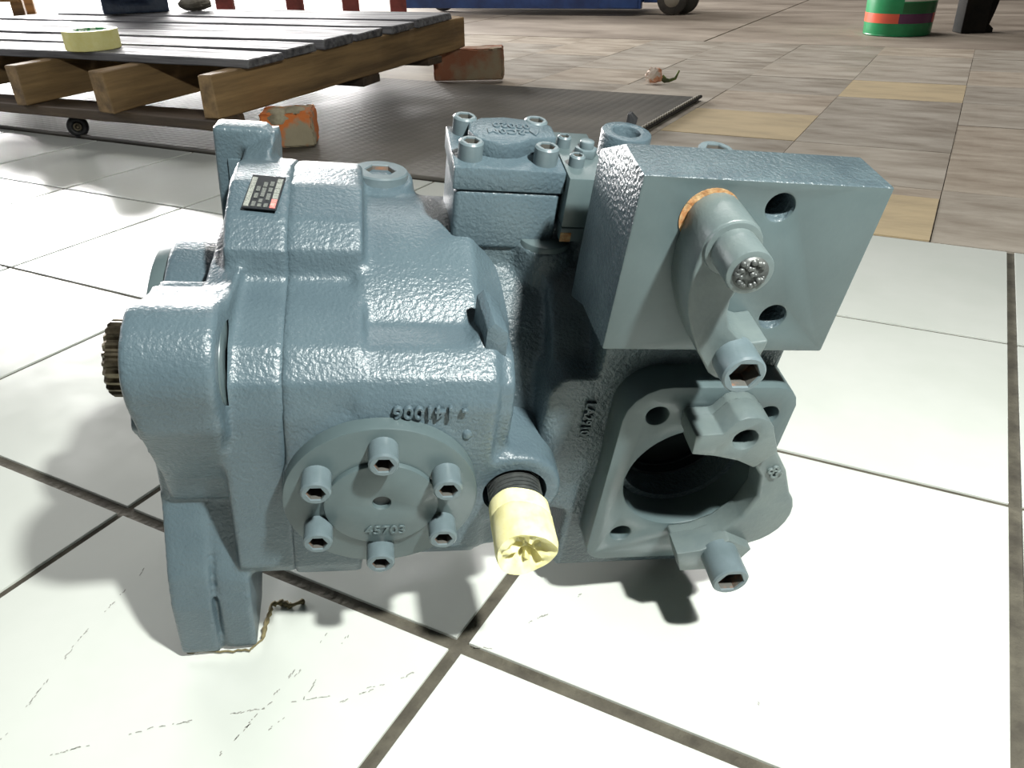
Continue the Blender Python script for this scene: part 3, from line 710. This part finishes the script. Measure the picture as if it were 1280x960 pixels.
# small rubber caster ring on the tile edge
rg = G(); seg = 36; R_, r_ = .021, .0105
rv = [((R_ + r_ * math.cos(b)) * math.cos(a), r_ * 1.25 * math.sin(b), (R_ + r_ * math.cos(b)) * math.sin(a)) for a in [2 * math.pi * i / seg for i in range(seg)] for b in [2 * math.pi * k / 12 for k in range(12)]]
rf = [(i * 12 + k, ((i + 1) % seg) * 12 + k, ((i + 1) % seg) * 12 + (k + 1) % 12, i * 12 + (k + 1) % 12) for i in range(seg) for k in range(12)]
o = empty('rubber_roller', (-1.302, 1.895, .0)); o.rotation_euler = (0, 0, .35); tag(o, 'small black rubber roller standing on the tile edge in front of the pallet', 'roller')
link('tyre', smooth(mesh_of(rg.add(rv, [f[::-1] for f in rf]), 'tyre')), 'black_rubber', o, (0, 0, .0325))
link('sleeve', smooth(mesh_of(G().lathe([(.007, -.012), (.0118, -.012), (.0118, .012), (.007, .012), (.007, -.0115)], 24), 'sleeve'), 30), 'steel', o, (0, 0, .0325), QY)
link('foot', evaluate(G().box(-.014, .016, -.013, .013, .0005, .006), [('BEVEL', dict(width=.002, segments=1))], 'foot'), 'black_rubber', o)

# blue trolley
tl = empty('platform_trolley', (.97, 5.50, -.003), math.atan2(-.72, 1.72)); tag(tl, 'blue steel platform trolley with dark wheel at the back of the hall', 'trolley')
def bx(name, x0, x1, y0, y1, z0, z1, m, parent, bev=.004): return link(name, evaluate(G().box(x0, x1, y0, y1, z0, z1), [('BEVEL', dict(width=bev, segments=2))], name), m, parent)
bx('side_rail', -1.85, 0, 0, .05, .045, .20, 'blue_steel', tl)
bx('side_rail', -1.85, 0, .62, .67, .045, .20, 'blue_steel', tl)
bx('cross_rail', -.30, -.02, -.006, .0, .05, .23, 'blue_steel', tl)
bx('deck', -1.85, 0, .0, .67, .202, .22, 'blue_steel', tl)
bx('end_bracket', 0.001, .10, .08, .16, .08, .20, 'blue_steel', tl)
for x, y in ((.20, .10), (-1.7, .35)):
    r = .105
    w = link('wheel', smooth(mesh_of(G().lathe([(.02, -.03), (r - .02, -.032), (r, -.022), (r, .022), (r - .02, .032), (.02, .03)], 40), 'wheel'), 40), 'wheel', tl, (x, y, r), QY)
    link('wheel_hub', smooth(mesh_of(G().lathe([(.01, -.036), (.045, -.036), (.06, -.028), (.06, .028), (.045, .036), (.01, .036)], 32), 'wheel_hub'), 30), 'hub', w)
w = link('wheel', smooth(mesh_of(G().lathe([(.02, -.03), (.085, -.032), (.105, -.022), (.105, .022), (.085, .032), (.02, .03)], 40), 'wheel'), 40), 'wheel', tl, (.26, .19, .105), QY)

# green can
cn = empty('paint_can', (2.12, 4.02, -.002)); tag(cn, 'green printed paint can with an orange and purple band', 'can')
def band(z0, z1, r0, r1, m, name='can_band', parent=cn, a0=0, a1=360):
    seg = 64 if a1 - a0 >= 360 else 24
    g = G(); A = [math.radians(a0 + (a1 - a0) * i / seg) for i in range(seg + (0 if a1 - a0 >= 360 else 1))]; nn = len(A)
    vs = [(r * math.cos(a), r * math.sin(a), z) for r, z in ((r0, z0), (r1, z1), (r1 - .002, z1), (r0 - .002, z0)) for a in A]
    lim = nn if a1 - a0 >= 360 else nn - 1
    fs = [(k * nn + i, k * nn + (i + 1) % nn, ((k + 1) % 4) * nn + (i + 1) % nn, ((k + 1) % 4) * nn + i) for k in range(4) for i in range(lim)]
    return link(name, smooth(mesh_of(g.add(vs, fs), name), 40), m, parent)
g = G().lathe([(.160, 0), (.166, .004), (.168, .012), (.180, .42), (.178, .425), (.02, .425)], 64)
body = link('can_body', smooth(mesh_of(g, 'can_body'), 40), 'can_green', cn)
def rr_(z): return .168 + .012 * (z - .012) / .41
band(.062, .108, rr_(.062) + .001, rr_(.108) + .001, 'can_orange')
band(.062, .108, rr_(.062) + .0018, rr_(.108) + .0018, 'can_purple', 'can_band', cn, 246, 312)
band(.112, .160, rr_(.112) + .001, rr_(.160) + .001, 'can_dark', 'can_band', cn, 250, 352)
band(.166, .30, rr_(.166) + .001, rr_(.30) + .001, 'can_white', 'can_label', cn, 250, 352)
o = link('can_rim', smooth(mesh_of(G().lathe([(.150, -.001), (.1655, 0), (.1675, .004), (.1665, .008), (.150, .008)], 64), 'can_rim'), 30), 'can_green', cn)
o = link('can_lid', smooth(mesh_of(G().lathe([(.02, .426), (.172, .426), (.176, .432), (.160, .436), (.02, .434)], 64), 'can_lid'), 30), 'can_white', cn)

# black machine stand
st = empty('machine_stand', (2.50, 3.98, -.002), -.02); tag(st, 'black steel machine stand leg at the top right edge', 'stand')
bx('leg', -.075, .055, -.05, .05, .0, .5, 'black_steel', st)
bx('leg', 1.2, 1.33, -.05, .05, .0, .5, 'black_steel', st)
bx('beam', .0551, 1.1999, -.05, .05, .155, .34, 'black_steel', st)
link('gusset', mesh_of(G().prism([(.055, .0), (.10, .0), (.10, .02), (.075, .04), (.09, .10), (.10, .155), (.055, .155)], 'y', -.03, .03), 'gusset'), 'black_steel', st)

# crumpled scrap on the hall floor
tr2 = empty('paper_scrap', (.575, 2.60, .001)); tag(tr2, 'crumpled white and green scrap lying on the grey floor', 'litter')
g = G().sphere((0, 0, .026), .030, (1.05, .9, .95), 14, 10); q = random.Random(4)
g.v = [(x + .012 * (q.random() - .5), y + .012 * (q.random() - .5), max(.0005, z + .010 * (q.random() - .5))) for x, y, z in g.v]
link('paper_ball', mesh_of(g, 'paper_ball'), 'paper', tr2)
link('green_strip', smooth(mesh_of(G().tube([(.03, 0, .02), (.045, -.005, .008), (.06, .0, .007), (.085, .01, .012), (.10, .015, .04)], [.012, .010, .007, .006, .003], 8), 'green_strip'), 50), 'leaf', tr2)
